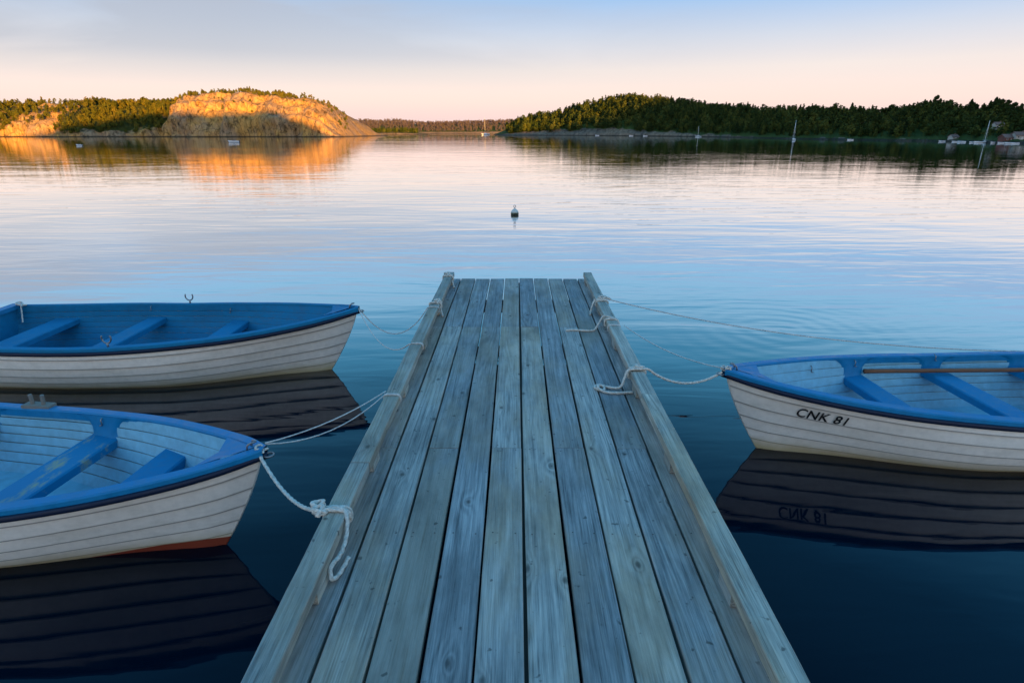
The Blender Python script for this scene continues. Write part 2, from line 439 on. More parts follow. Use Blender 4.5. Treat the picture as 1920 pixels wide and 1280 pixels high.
def rail(x0,x1,seed,joint):
    mb=MB(); at=[]
    rnd=random.Random(seed)
    for a,b in((y0,joint),(joint,6.12)):
        n=40; rows=[]; ph=rnd.random()*6
        for k in range(n+1):
            y=a+.003+(b-a-.006)*k/n; c=.003; j=.002*math.sin(y*2+ph); ja=rnd.uniform(-.001,.001); jb=rnd.uniform(-.001,.001); jz=.0015*math.sin(y*3+ph)
            rows.append([(x0+j+ja,y,.555),(x1+j+jb,y,.555),(x1+j+jb,y,.6-c+jz),(x1-c+j+jb,y,.6+jz),(x0+c+j+ja,y,.6+jz),(x0+j+ja,y,.6-c+jz)])
        V,F=loft(rows,True); F=[tuple(reversed(f)) for f in F]+[tuple(range(6)),tuple(reversed(range(n*6,n*6+6)))]
        n0=len(mb.V); mb.add(V,F); at+=[rnd.random()]*(len(mb.V)-n0)
    o=mb.ob('side_rail',[M_rail],D); fattr(o,'board',at)
    for y in(-.02,.80,1.62,2.44,3.26,4.08,4.95,6.0):
        m2=MB(); m2.box(x0+.004,x1-.004,y-.06,y+.06,.503,.5545,0,.003)
        o=m2.ob('rail_block',[M_rail],D); fattr(o,'board',[rnd.random()]*len(m2.V))
rail(-.743,-.658,3,2.3); rail(.715,.80,5,3.05)
for x in(-.62,.04,.68):
    m2=MB(); m2.box(x-.035,x+.035,y0,6.2,.32,.466); m2.ob('joist',[M_under],D)
for y in(.5,3.2,6.0):
    m2=MB(); m2.box(-.72,.79,y-.04,y+.04,.20,.318); m2.ob('cross_beam',[M_under],D)
    for x in(-.5,.58):
        V,F=tube([np.array((x,y,-2.0)),np.array((x,y,.2))],.08,14); mesh_ob('piling',V,F,[M_under],D,True)
# ------------------------------------------------------------ ropes
def rope(paths,label,thick=True,r=None):
    mb=MB()
    for p in paths:
        if thick:
            rr=r or .0076; pp=catmull(p,rr*.6); V,F=tube(pp,rr,12,twist=75,strand=.4)
        else:
            rr=r or .0032; pp=catmull(p,.04); V,F=tube(pp,rr,6)
        mb.add(V,F)
    o=mb.ob('mooring_rope',[M_rope if thick else M_line],None,True); tag(o,label,'rope','mooring ropes of the boats'); return o
XL=lambda d:-.7005+.00685*d
XR=lambda d:.7575+.00685*d
def wrap(xc,d,turns=2,r=.0076,adv=.02):
    out=[]; n=int(16*turns)
    for i in range(n+1):
        t=2*math.pi*i/16; c=math.cos(t);s=math.sin(t)
        out.append((xc+(.044+r)*math.copysign(abs(c)**.45,c),d+adv*i/16-.5*adv*turns,.5775+(.0245+r)*math.copysign(abs(s)**.45,s)))
    return out
def knot(c,R=.03,seed=0):
    rn=random.Random(seed); ax=rn.random()*3; out=[]
    for i in range(25):
        t=4*math.pi*i/24
        x=(math.sin(t*.5*3))*R; y=R*1.1*math.cos(t); z=R*.5*math.sin(t+ax)+R*.4
        out.append((c[0]+x*math.cos(ax)-y*math.sin(ax),c[1]+x*math.sin(ax)+y*math.cos(ax),c[2]+max(z,-.002)))
    return out
def spans(a,b,sag,n=10):
    a=np.array(a);b=np.array(b)
    return [tuple(a+(b-a)*i/n-np.array((0,0,sag*4*(i/n)*(1-i/n)))) for i in range(n+1)]
rope([spans((-1.21,2.46,.555),(-.785,1.955,.60),.07)+[(-.765,1.95,.612)],
      wrap(XL(1.95),1.95,1.5),knot((-.765,1.965,.60),.022,1),knot((-.75,1.93,.607),.018,4),
      [(-.74,1.93,.614),(-.70,1.95,.612),(-.658,1.94,.611),(-.638,1.91,.60),(-.632,1.88,.575),(-.628,1.84,.555),(-.628,1.78,.545),(-.632,1.73,.55),(-.638,1.70,.556),(-.640,1.675,.545),(-.632,1.66,.525),(-.622,1.69,.511),(-.614,1.74,.509),(-.609,1.79,.509)]],
      'thick white nylon rope knotted and hanging round the dock rail')
rope([spans((-1.19,2.5,.59),(-.72,3.06,.61),.035),spans((-1.19,2.5,.585),(-.72,3.0,.61),.075),wrap(XL(3.03),3.03,2,.0034,.012)],'thin pale double line from bow to the dock rail',False)
rope([spans((1.345,3.47,.555),(.845,3.385,.612),.085)+[(.80,3.38,.614),(.745,3.375,.614),(.713,3.36,.607),(.696,3.34,.57),(.670,3.32,.52),(.62,3.33,.510),(.57,3.36,.509),(.535,3.37,.509),(.515,3.34,.509),(.535,3.30,.509),(.565,3.30,.509),(.57,3.335,.512),(.545,3.345,.52),(.53,3.31,.522),(.56,3.27,.512),(.62,3.255,.509),(.70,3.26,.509),(.735,3.265,.509)],
      wrap(XR(3.38),3.40,1.4),knot((.80,3.41,.608),.020,6)],'thick white nylon rope looped on the deck and dock rail')
rope([spans((1.35,3.48,.58),(.865,4.3,.60),.05),wrap(XR(4.3),4.3,2,.0034,.012)],'thin pale line from bow to the dock rail',False,.0038)
rope([[(.43,4.45,.509),(.50,4.46,.509),(.60,4.44,.510),(.66,4.46,.511),(.70,4.49,.56),(.735,4.50,.611),(.79,4.46,.613),(.835,4.42,.60),(.84,4.38,.56)],wrap(XR(4.44),4.44,1)],'white rope end lying over the deck and dock rail')
rope([wrap(XR(5.03),5.0,2.4),knot((.80,5.03,.605),.030,2),knot((.85,5.06,.60),.024,5),[(.73,5.0,.613),(.708,4.97,.57),(.692,4.95,.512),(.68,4.88,.509)]],'white rope knotted several times round the dock rail')
rope([spans((.86,5.04,.60),(4.75,4.12,.46),.16,16)],'long thin pale line running low over the water',False,.0048)
rope([wrap(XL(4.92),4.92,1.3),knot((-.645,4.93,.605),.024,3),[(-.63,4.92,.60),(-.61,4.88,.53),(-.595,4.83,.509)]],'white rope tied round the dock rail',True,.0070)
rope([wrap(XL(5.93),5.93,1.5),knot((-.665,5.95,.606),.028,8),[(-.635,5.93,.60),(-.605,5.88,.53),(-.59,5.82,.509)]],'white rope tied at the end of the dock rail',True,.0074)
rope([spans((-1.325,4.87,.575),(-.715,4.80,.60),.24),wrap(XL(4.8),4.8,1,.0034,.012)],'thin pale line sagging from bow to the dock rail',False,.0044)
rope([spans((-1.325,4.86,.57),(-.72,3.88,.60),.17),wrap(XL(3.88),3.88,1.3,.0034,.012)],'thin pale line sagging low from bow to the dock rail',False,.0044)
rope([knot((1.36,3.48,.570),.018,4),knot((1.375,3.46,.582),.016,2)],'short pale knot at the bow fitting',True,.005)
rope([knot((-1.20,2.47,.570),.02,9)],'short pale knot at the bow fitting',True,.005)
rope([knot((-4.66,5.36,.455),.028,9),[(-4.66,5.36,.46),(-4.64,5.32,.38),(-4.62,5.28,.31)]],'pale rope hanging at the stern corner of a boat',True,.006)
# ------------------------------------------------------------ water
t=NT('sea_water')
wn=t.noise(t.coord((.5,1.0,1)),.30,2,.5,.4)
wb=t.noise(t.coord((.34,1.5,1)),1.3,3,.5,.6)
wc=t.noise(t.coord((.5,1.5,1)),5.0,2,.5,.3)
calm=t.ramp(t.noise(t.coord((.4,1,1)),.05,3),[(.35,.35),(.62,1.0)])
# glassy in the lee beside the dock, rippled further out, calmer again far across the bay
dn=t.node('ShaderNodeVectorMath',operation='LENGTH'); t.L(t.coord(),dn.inputs[0])
lee=t.node('ShaderNodeFloatCurve')
lm=t.math('MULTIPLY',dn.outputs['Value'],.01); t.L(lm,lee.inputs['Value'])
cv_=lee.mapping.curves[0]; cv_.points[0].location=(0,.45); cv_.points[1].location=(1,.42); cv_.points.new(.05,.6); cv_.points.new(.10,1.0); cv_.points.new(.16,.85); cv_.points.new(.35,.55); lee.mapping.update()
calm=t.math('MULTIPLY',calm,lee.outputs[0])
far=t.ramp(lm,[(0.0,1.0),(.12,1.0),(.35,.6),(1.0,.5)])
h=t.math('ADD',t.math('MULTIPLY',t.math('MULTIPLY',wn,far),.032),t.math('MULTIPLY',t.math('MULTIPLY',wb,calm),.021))
h=t.math('ADD',h,t.math('MULTIPLY',t.math('MULTIPLY',wc,calm),.0026))
rp=t.node('ShaderNodeVectorMath',operation='DISTANCE'); t.L(t.coord(),rp.inputs[0]); rp.inputs[1].default_value=(2.9,6.0,0)
rs=t.math('SINE',t.math('ADD',t.math('MULTIPLY',rp.outputs['Value'],28.0),t.math('MULTIPLY',wb,6.0)))
fall=t.node('ShaderNodeMapRange'); t.L(rp.outputs['Value'],fall.inputs[0]); fall.inputs[1].default_value=1.8; fall.inputs[2].default_value=.3
h=t.math('ADD',h,t.math('MULTIPLY',t.math('MULTIPLY',rs,fall.outputs[0]),.00045))
bn=t.bump(h,1.0,1.0)
lw=t.node('ShaderNodeLayerWeight'); lw.inputs['Blend'].default_value=.5; t.L(bn,lw.inputs['Normal'])
refl=t.ramp(lw.outputs['Facing'],[(0.0,.010),(.30,.014),(.42,.030),(.52,.080),(.60,.18),(.68,.37),(.79,.72),(.88,.95),(.95,1.0),(1.0,1.0)])
df=t.node('ShaderNodeBsdfDiffuse'); df.inputs['Color'].default_value=(.0003,.0055,.0135,1)
gl=t.node('ShaderNodeBsdfGlossy'); gl.inputs['Roughness'].default_value=.012; gl.inputs['Color'].default_value=(1,1,1,1); t.L(bn,gl.inputs['Normal'])
mx=t.node('ShaderNodeMixShader'); t.L(refl,mx.inputs[0]); t.L(df.outputs[0],mx.inputs[1]); t.L(gl.outputs[0],mx.inputs[2])
t.L(mx.outputs[0],t.n['Material Output'].inputs['Surface'])
M_water=t.m
W=mesh_ob('water',[(-6000,-6000,0),(6000,-6000,0),(6000,6000,0),(-6000,6000,0)],[(0,1,2,3)],M_water); tag(W,kind='structure')
# ------------------------------------------------------------ terrain materials
def rock_mat(name,warm,grey,green,gthr):
    t=NT(name); v=t.coord((1,1,1)); vv=t.coord((1,1,.35))
    n=t.noise(v,.07,6,.65); n2=t.noise(vv,.45,8,.70); n3=t.noise(v,2.0,5,.6)
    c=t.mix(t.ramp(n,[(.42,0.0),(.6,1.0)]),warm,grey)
    c=t.mix(1.0,c,t.ramp(n2,[(.34,.28),(.46,.85),(.6,1.15)]),'MULTIPLY')
    c=t.mix(1.0,c,t.ramp(n3,[(.3,.72),(.6,1.08)]),'MULTIPLY')
    vo=t.node('ShaderNodeTexVoronoi',feature='DISTANCE_TO_EDGE'); vo.inputs['Scale'].default_value=.25
    va=t.node('ShaderNodeVectorMath',operation='ADD'); t.L(t.coord((1.5,1.5,.6)),va.inputs[0])
    nn=t.node('ShaderNodeTexNoise'); nn.inputs['Scale'].default_value=.4; t.L(v,nn.inputs['Vector'])
    sc=t.node('ShaderNodeVectorMath',operation='SCALE'); sc.inputs['Scale'].default_value=4.0; t.L(nn.outputs['Color'],sc.inputs[0]); t.L(sc.outputs[0],va.inputs[1]); t.L(va.outputs[0],vo.inputs['Vector'])
    c=t.mix(1.0,c,t.ramp(vo.outputs['Distance'],[(0.0,.30),(.05,1.0)]),'MULTIPLY')
    g=t.attr('green'); ng=t.math('ADD',g,t.math('MULTIPLY',t.math('SUBTRACT',n2,.5),1.6))
    c=t.mix(t.ramp(ng,[(gthr-.05,0.0),(gthr+.05,1.0)]),c,green)
    sep=t.node('ShaderNodeSeparateXYZ'); t.L(t.coord(),sep.inputs[0])
    wet=t.math('LESS_THAN',sep.outputs[2],.40); c=t.mix(t.math('MULTIPLY',wet,.8),c,(.03,.028,.022))
    hh=t.math('ADD',n2,t.math('MULTIPLY',n3,.3))
    return t.set(c,.95,t.bump(hh,1.7,.85),IOR=1.2)
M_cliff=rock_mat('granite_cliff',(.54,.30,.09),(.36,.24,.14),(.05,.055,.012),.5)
M_rhill=rock_mat('wooded_shore_rock',(.27,.20,.135),(.19,.155,.12),(.050,.072,.014),.5)
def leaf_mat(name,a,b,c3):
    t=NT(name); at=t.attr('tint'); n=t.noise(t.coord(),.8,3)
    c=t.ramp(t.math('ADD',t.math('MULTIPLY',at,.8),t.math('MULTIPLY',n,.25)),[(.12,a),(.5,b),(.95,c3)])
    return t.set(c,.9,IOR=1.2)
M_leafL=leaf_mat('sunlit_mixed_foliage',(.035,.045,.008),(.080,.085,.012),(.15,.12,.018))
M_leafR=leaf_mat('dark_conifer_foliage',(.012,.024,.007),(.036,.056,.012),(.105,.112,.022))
M_leafF=leaf_mat('hazy_far_foliage',(.065,.06,.085),(.09,.075,.095),(.115,.09,.095))  # distance haze mixed into the leaf colours as pale mauve
M_trunk=NT('pine_bark').set((.14,.08,.05),.9)
# ------------------------------------------------------------ left island
px=np.array([-420,-200,0,30,60,100,130,165,200,240,280,330,357,366,390,430,455,480,500,520,560,575,598,614,630,645,657,668])
py=np.array([200,196,202,195,203,194,200,193,203,195,199,190,187,183,180,175,177,174,180,178,187,184,189,196,208,228,246,256.])
Xc=(px-960)*.257; Zc=np.maximum(2+(248-py)*.242,-.4); Zc[-1]=-1
cx=np.array([-420,-20,0,60,110,150,190,230,345,358,600,640,676]); cv=np.array([.3,.6,.8,.5,.8,.9,.3,0.1,.15,1,1,1,1]); cX=(cx-960)*.257
tC=[0,.8,2.6,4.2,7,9,14,17,26,45,80,120]; vC=[-.04,.08,.40,.50,.58,.76,.81,.95,1,.95,.6,-.1]
tS=[0,1.5,4,10,18,30,42,60,90,120]; vS=[-.04,.07,.16,.36,.62,.95,1,.9,.5,-.1]
def isle(X,T):
    crest=np.interp(X,Xc,Zc); c=np.interp(X,cX,cv)
    Tn=np.maximum(T+((fbm(X*.13+3,T*.08,4)-.5)*9)*np.clip(T/6,0,1)*c,0)
    f=c*np.interp(Tn,tC,vC)+(1-c)*np.interp(Tn,tS,vS)
    z=crest*f
    nz=(fbm(X*.12,T*.12,4)-.5)*3+(fbm(X*.5+9,T*.5,3)-.5)*1.8
    amp=np.clip(T/5,0,1)*np.clip(crest/8,0,1)
    return z+nz*amp*.8
def shoreY(X): return 274+ (fbm(X*.05,X*0+3,3)-.5)*14+(fbm(X*.22,X*0+8,4)-.5)*8
def jagf(X,Z): return (fbm(X*.16+5,Z*.12,4)-.5)*7+(fbm(X*.5,Z*.35,4)-.5)*2.4
xsn=np.arange(-360,-72,.55); T=np.concatenate([np.arange(0,9,.3),np.arange(9,34,.7),np.arange(34,121,3)])
XX,TT=np.meshgrid(xsn,T)
ZZ=isle(XX,TT)
YY=shoreY(XX)+TT+jagf(XX,ZZ)*np.clip(TT,0,1)
cc=np.interp(XX,cX,cv)
green=np.clip(1.05-cc*.95+np.clip((TT-20)/14,0,.7)-.45*(fbm(XX*.06,TT*.1,3)>.54)-.8*np.clip(1-TT/4,0,1),0,1)
green=np.where(XX>(585-960)*.257,green*.25,green)
def gridfaces(ny,nx):
    i=np.arange(ny-1)[:,None]*nx+np.arange(nx-1)[None,:]; i=i.ravel()
    return np.stack([i,i+1,i+nx+1,i+nx],1)
V=np.stack([XX.ravel(),YY.ravel(),ZZ.ravel()],1)
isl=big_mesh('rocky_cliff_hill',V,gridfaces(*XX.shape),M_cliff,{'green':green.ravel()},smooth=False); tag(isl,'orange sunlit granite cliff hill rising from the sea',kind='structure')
# ------------------------------------------------------------ tree templates
def crown_tpl(n,kind,rnd):
    P=[];F=[];k=0
    for i in range(n):
        if kind=='pine':
            z=.14+.86*rnd.random()**1.1; rad=.21*(1-z)**.75+.025; rad*=.75+.5*rnd.random()
            a=rnd.random()*6.283; rr=rad*math.sqrt(rnd.random()); c=np.array((rr*math.cos(a),rr*math.sin(a),z)); s=.055+.04*rnd.random()
            if z>.93: s*=.6
        elif kind=='scots':
            lobes=[(0,0,.82,.17),(.12,.05,.68,.13),(-.11,-.06,.6,.13),(.02,.12,.5,.1),(-.06,.08,.9,.11)]
            lx,ly,lz,lr=lobes[rnd.randrange(5)]; d=np.array([rnd.gauss(0,1) for _ in range(3)]); d/=np.linalg.norm(d); d[2]*=.6
            c=np.array((lx,ly,lz))+d*lr*rnd.random()**.4; s=.05+.04*rnd.random()
        else:
            lobes=[(0,0,.55,.27),(.14,.05,.48,.2),(-.13,-.08,.5,.22),(.02,-.14,.4,.18),(.03,.04,.78,.18),(-.08,.1,.62,.2)]
            lx,ly,lz,lr=lobes[rnd.randrange(6)]; d=np.array([rnd.gauss(0,1) for _ in range(3)]); d/=np.linalg.norm(d)
            c=np.array((lx,ly,lz))+d*lr*rnd.random()**.33; s=.06+.05*rnd.random()
        q=[np.array([rnd.gauss(0,1) for _ in range(3)]) for _ in range(2)]
        u=q[0]/np.linalg.norm(q[0]); w=np.cross(u,q[1]); w/=np.linalg.norm(w)
        for v in (c+u*s,c+w*s-u*s*.4,c-w*s-u*s*.4): P.append(v)
        F.append((k,k+1,k+2)); k+=3
    return np.array(P),np.array(F)
def trunk_tpl(r=.018,top=.85):
    P=[];F=[]
    for j,(z,q) in enumerate(((-.05,1),(.4,.7),(top,.2))):
        for a in range(4): P.append((r*q*math.cos(a*1.5708),r*q*math.sin(a*1.5708),z))
    for j in range(2):
        for a in range(4):
            b=(a+1)%4; F+= [(j*4+a,j*4+b,j*4+4+b),(j*4+a,j*4+4+b,j*4+4+a)]
    return np.array(P),np.array(F)
rr=random.Random(5)
def tpls(n):
    out=[]
    for kd in('pine','scots','oak','pine','oak','oak'):
        c,f=crown_tpl(n,kd,rr); tp,tf=trunk_tpl(); out.append((np.vstack([c,tp]),np.vstack([f,tf+len(c)]),kd))
    return out
def forest(name,pts,hts,mat,n,label,w=None):
    tp=tpls(n); Vs=[];Fs=[];At=[];o=0
    for (x,y,z),h in zip(pts,hts):
        k=rng.choice(len(tp),p=w); c,f,kd=tp[k]; a=rng.random()*6.283; ca,sa=math.cos(a),math.sin(a)
        wd=h*rng.uniform(.85,1.25)
        v=np.stack([(c[:,0]*ca-c[:,1]*sa)*wd+x,(c[:,0]*sa+c[:,1]*ca)*wd+y,c[:,2]*h+z],1)
        Vs.append(v);Fs.append(f+o);o+=len(v);At.append(np.full(len(v),rng.random()*.7+ (.15 if kd=='oak' else 0))+ .15*rng.random(len(v)))
    ob=big_mesh(name,np.vstack(Vs),np.vstack(Fs),mat,{'tint':np.concatenate(At)}); tag(ob,label,kind='stuff'); return ob
pts=[];hts=[]
n=7500
X=rng.uniform(-350,-78,n);Tq=rng.uniform(1.0,48,n)
c=np.interp(X,cX,cv); z=isle(X,Tq)
y=shoreY(X)+Tq+jagf(X,z)
pxv=X/.257+960
rockpatch=fbm(X*.06,Tq*.1,3)>.56
dens=np.where(pxv<357,np.where(rockpatch,.12,.8)*np.where((pxv<195)&(Tq<24)&(Tq>2),.38,1),np.where(Tq>19,.7*(fbm(X*.12,Tq*.12,2)>.44),.06*(Tq>5)))
dens=np.where((pxv>560),dens*.3,dens); dens=np.where(z<.9,0,dens)
keep=rng.random(n)<dens
for x,yy_,zz,p in zip(X[keep],y[keep],z[keep],pxv[keep]):
    pts.append((x,yy_,zz-.1)); hts.append(rng.uniform(1.8,3.8) if p<357 else rng.uniform(1.0,2.4))
forest('island_forest',pts,hts,M_leafL,110,'mixed pine and birch wood on the rocky hill',[.15,.2,.25,.1,.15,.15])
# ------------------------------------------------------------ right hill (laid out fan-wise about the bay)
A_=lambda p:(np.asarray(p,float)-960)*.000856
ra=A_([915,935,950,1050,1200,1300,1400,1500,1600,1700,1800,1920,2100,2400]); rs_=np.array([440,436,430,400,335,290,235,190,168,152,134,114,100,90.])
ca_=A_([915,935,950,985,1010,1050,1100,1150,1180,1230,1280,1350,1420,1500,1560,1600,1650,1700,1740,1780,1830,1860,1900,1920,2100,2400])
cy_=np.array([258,249,244,229,226,217,204,195,192,196,203,211,217,219,217,224,222,217,209,213,222,213,224,230,220,230.])
def rshore(a): return np.interp(a,ra,rs_)+(fbm(a*60,a*0+2,3)-.5)*7
def width(a): return np.interp(a,A_([930,1200,1500,1900]),[50,62,50,38])
def rhill(a,T):
    w=width(a); rc=np.interp(a,ra,rs_)+w
    crest=2+(248-np.interp(a,ca_,cy_))*.000807*rc
    f=np.interp(T/w,[0,.04,.15,.4,.7,1,1.3,1.8,2.5],[-.06,.07,.16,.4,.75,1,.98,.8,.1])
    return crest*f+((fbm(a*70,T*.1,4)-.5)*3.5)*np.clip(T/12,0,1)*np.clip(crest/10,0.1,1)
aa=np.linspace(A_(915),A_(2350),900); T=np.concatenate([np.arange(0,10,.6),np.arange(10,70,2),np.arange(70,160,8)])
AA,TT=np.meshgrid(aa,T); RR=rshore(AA)+TT; ZZ=rhill(AA,TT)
gs=np.interp(AA,A_([1000,1150,1300,1400,1700,1900]),[13,11,3.5,.8,.8,.8])
green=np.clip((TT-gs)/5+.4+(fbm(AA*60,TT*.2,3)-.5)*1.4,0,1)
V=np.stack([(AA*RR).ravel(),RR.ravel(),ZZ.ravel()],1)
rh=big_mesh('wooded_hill',V,gridfaces(*AA.shape),M_rhill,{'green':green.ravel()},smooth=False); tag(rh,'dark wooded hill with bare shore rocks',kind='structure')
n=10500; a=rng.uniform(A_(950),A_(2150),n); w_=width(a); Tq=1.5+rng.random(n)*(w_*1.1)
r=rshore(a)+Tq; z=rhill(a,Tq)
gq=np.interp(a,A_([1000,1150,1300,1400,1700,1900]),[8,7,3.5,3.0,3.0,4.0])
pr=np.clip((Tq-gq)/4,0,1)*np.where(a<A_(1190),np.where(fbm(a*45,Tq*.1,3)>.54,.35,1),1)
pr=pr*(r/400)*np.where((a>A_(1700))&(Tq<16),.6,1)
keep=(rng.random(n)<pr)&(z>.5)
pts=[(a_*r_,r_,z_-.15) for a_,r_,z_ in zip(a[keep],r[keep],z[keep])]
hts=[float(np.interp(p[1],[120,250,420],[2.2,3.3,4.8])*rng.uniform(.5,1.4)) for p in pts]
forest('hillside_forest',pts,hts,M_leafR,95,'dense dark pine and oak wood covering the hill',[.27,.17,.12,.27,.09,.08])
def tree_proto(kd,n,seed):
    rd=random.Random(seed); c,f=crown_tpl(n,kd,rd)
    me=bpy.data.meshes.new('crown'); me.from_pydata([tuple(v) for v in c.tolist()],[],[tuple(q) for q in f.tolist()]); me.materials.append(M_leafR)
    q=me.attributes.new('tint','FLOAT','POINT'); q.data.foreach_set('value',[rd.random()*.4+.1 for _ in c])
    V,F=tube([np.array((0,0,-.05)),np.array((.01,0,.4)),np.array((0,.01,.8))],.014,6)
    V=[(x*(1-.6*max(0,z)),y*(1-.6*max(0,z)),z) for x,y,z in V]
    mb=MB(); mb.add(V,F)
    for _ in range(6):
        a=rd.random()*6.28; zz=.35+.45*rd.random()
        V,F=tube([np.array((0,0,zz)),np.array((.12*math.cos(a),.12*math.sin(a),zz+.07))],.005,4); mb.add(V,F)
    tm=bpy.data.meshes.new('trunk'); tm.from_pydata(mb.V,[],mb.F); tm.materials.append(M_trunk)
    return me,tm
protos=[('pine_tree','pine',tree_proto('pine',420,1)),('pine_tree','scots',tree_proto('scots',420,2)),('broadleaf_tree','oak',tree_proto('oak',460,3)),('pine_tree','pine',tree_proto('pine',380,8))]
for i in range(100):
    p=rng.uniform(1540,1935); a1=float(A_(p)); w1=float(width(np.array(a1)))
    Tt=w1*(rng.uniform(.85,1.02) if i<75 else rng.uniform(.25,.8))
    r1=float(rshore(np.array(a1)))+Tt; z1=float(rhill(np.array(a1),np.array(Tt)))
    nm,kd,(cm,tm)=protos[rng.choice(4,p=[.40,.20,.08,.32])]
    hgt=rng.uniform(2.4,4.6) if kd!='oak' else rng.uniform(2.0,3.0)
    E=empty(nm,(a1*r1,r1,z1-.1),rng.random()*6,'dark green %s on the wooded shore'%('leafy tree' if kd=='oak' else 'pine tree'),'tree','trees on the shore ridge')
    E.scale=(hgt*rng.uniform(.75,1.05),)*2+(hgt,)
    for part,me in(('crown',cm),('trunk',tm)):
        o=bpy.data.objects.new(part,me); link(o,E)
# ------------------------------------------------------------ far shore and islet
xf=np.arange(-330,70,2.5); Tf=np.arange(0,160,5.0); XX,TT=np.meshgrid(xf,Tf)
def farh(X,T):
    crest=np.interp(X,[-330,-300,-200,-150,-60,0,20,50,70],[17,17,18,14,16,19,18,8,2])
    return crest*np.interp(T,[0,6,50,110,160],[-.05,.12,.7,1,.9])+(fbm(X*.03,T*.03,3)-.5)*5*np.clip(T/40,0,1)
V=np.stack([XX.ravel(),(980+TT).ravel(),farh(XX,TT).ravel()],1)
fh=big_mesh('far_hill',V,gridfaces(*XX.shape),M_rhill,{'green':np.clip(TT/20,0,1).ravel()*1.0},smooth=True); tag(fh,'low hazy wooded hill across the bay',kind='structure')
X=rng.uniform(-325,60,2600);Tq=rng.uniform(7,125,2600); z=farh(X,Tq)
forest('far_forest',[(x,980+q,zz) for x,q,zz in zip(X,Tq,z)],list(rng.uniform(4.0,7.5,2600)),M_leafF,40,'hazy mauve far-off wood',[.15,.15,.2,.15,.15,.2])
xf=np.arange(-150,-78,1.0); Tf=np.arange(0,26,1.0); XX,TT=np.meshgrid(xf,Tf)
def isl2(X,T): return np.interp(X,[-150,-145,-120,-100,-85,-79],[-.5,1.0,2.3,2.0,.9,-.5])*np.interp(T,[0,2,13,26],[-.2,.5,1,-.3])+(fbm(X*.3,T*.3,3)-.5)*.5
V=np.stack([XX.ravel(),(600+TT).ravel(),isl2(XX,TT).ravel()],1)
il=big_mesh('islet',V,gridfaces(*XX.shape),M_rhill,{'green':np.clip((TT-2)/6,0,1).ravel()},smooth=True); tag(il,'low wooded rocky islet',kind='structure')
X=rng.uniform(-141,-92,170);Tq=rng.uniform(4,18,170)
forest('islet_forest',[(x,600+q,zz-.1) for x,q,zz in zip(X,Tq,isl2(X,Tq))],list(rng.uniform(2.8,5.2,170)),M_leafR,70,'small dark wood on the islet')
# ------------------------------------------------------------ land behind the dock (keeps the bay in shade)
xb=np.arange(-420,700,4.0); yb=-np.concatenate([[2.5,5,9,15,25,40,60,80,100,120,135,142,148,152,158,166,185,220]])
XX,YY=np.meshgrid(xb,yb)
ridge=np.interp(XX,[-420,-150,-100,-75,-45,-20,0,20,45,58,75,100,150,190,230,255,300,700],[30,28,25,23,28,34,35.5,35,34.5,32,20,25,31,34.5,36,45,55,60])
ridge=ridge+(fbm(XX*.09,XX*0,4)-.5)*5
prof=np.interp(-YY,[0,5,15,60,120,150,185,220],[-.02,.012,.035,.2,.65,1,.9,.6])
V=np.stack([XX.ravel(),YY.ravel(),(ridge*prof).ravel()],1)
gh=big_mesh('shore_hill',V,gridfaces(*XX.shape),M_rhill,{'green':np.ones(XX.size)},smooth=True); tag(gh,'wooded hill on the home shore',kind='structure')
# ------------------------------------------------------------ distant craft
M_gw=NT('white_fibreglass').set((.75,.75,.75),.35); M_glass=NT('dark_window_glass').set((.02,.03,.04),.15); M_mast=NT('aluminium_mast').set((.75,.75,.72),.4)
M_cvr=NT('blue_boat_cover').set((.03,.10,.25),.7)
def small_hull(L,Wd,H):
    rows=[]
    for i in range(13):
        s=i/12; b=Wd/2*math.sin(min(1,s*1.6+.03)*math.pi/2)**.8*(1-.18*max(0,s-.6)); sh=H*(1+.35*(1-s)**2)
        x=-L/2+s*L; r=[]
        for h in (0,.25,.6,1): r.append((x+.12*L*(1-h)*(1-s),-b*(.55+.45*h) if h else 0,-.15*H+(sh+.15*H)*h))
        r+=[(x+.0,0,sh+.02)]
        for h in (1,.6,.25): r.append((x+.12*L*(1-h)*(1-s),b*(.55+.45*h),-.15*H+(sh+.15*H)*h))
        rows.append(r)
    V,F=loft(rows,True); n=8; F+=[tuple(range(12*n,13*n))]; return V,F
def sailboat(loc,rot,L,mast,label):
    E=empty('sailing_boat',loc,rot,label,'sailing boat','sailing boats at anchor')
    V,F=small_hull(L,L*.3,L*.12); mesh_ob('hull',V,F,[M_gw],E,True)
    rows=[]
    for x,z,w in((-.12,.0,.07),(-.08,.06,.08),(.12,.06,.09),(.16,.0,.09)):
        rows.append([(x*L,-w*L,.12*L),(x*L,-w*L*.8,(.12+z)*L),(x*L,w*L*.8,(.12+z)*L),(x*L,w*L,.12*L)])
    V,F=loft(rows); mesh_ob('cabin',V,F,[M_gw],E)
    r=.006*L+.02
    V,F=tube([np.array((-.05*L,0,.1*L)),np.array((-.05*L,0,mast))],r,8); mesh_ob('mast',V,F,[M_mast],E,True)
    V,F=tube([np.array((-.05*L,0,.28*L)),np.array((.36*L,0,.27*L))],r*1.5,8); mesh_ob('boom',V,F,[M_cvr],E,True)
    mb=MB()
    for e_ in((-.5*L,0,.16*L),(.48*L,0,.12*L),(0,.14*L,.12*L),(0,-.14*L,.12*L)):
        V,F=tube([np.array(e_),np.array((-.05*L,0,mast*.97))],.006,4); mb.add(V,F)
    mb.ob('rigging',[M_mast],E)
sailboat((float(A_(1490))*166,166,0),.9,2.4,5.0,'white sailing boat with bare mast anchored off the wooded shore')
sailboat((float(A_(1851))*124,124,0),.9,2.0,4.2,'white sailing boat with bare mast by the harbour')
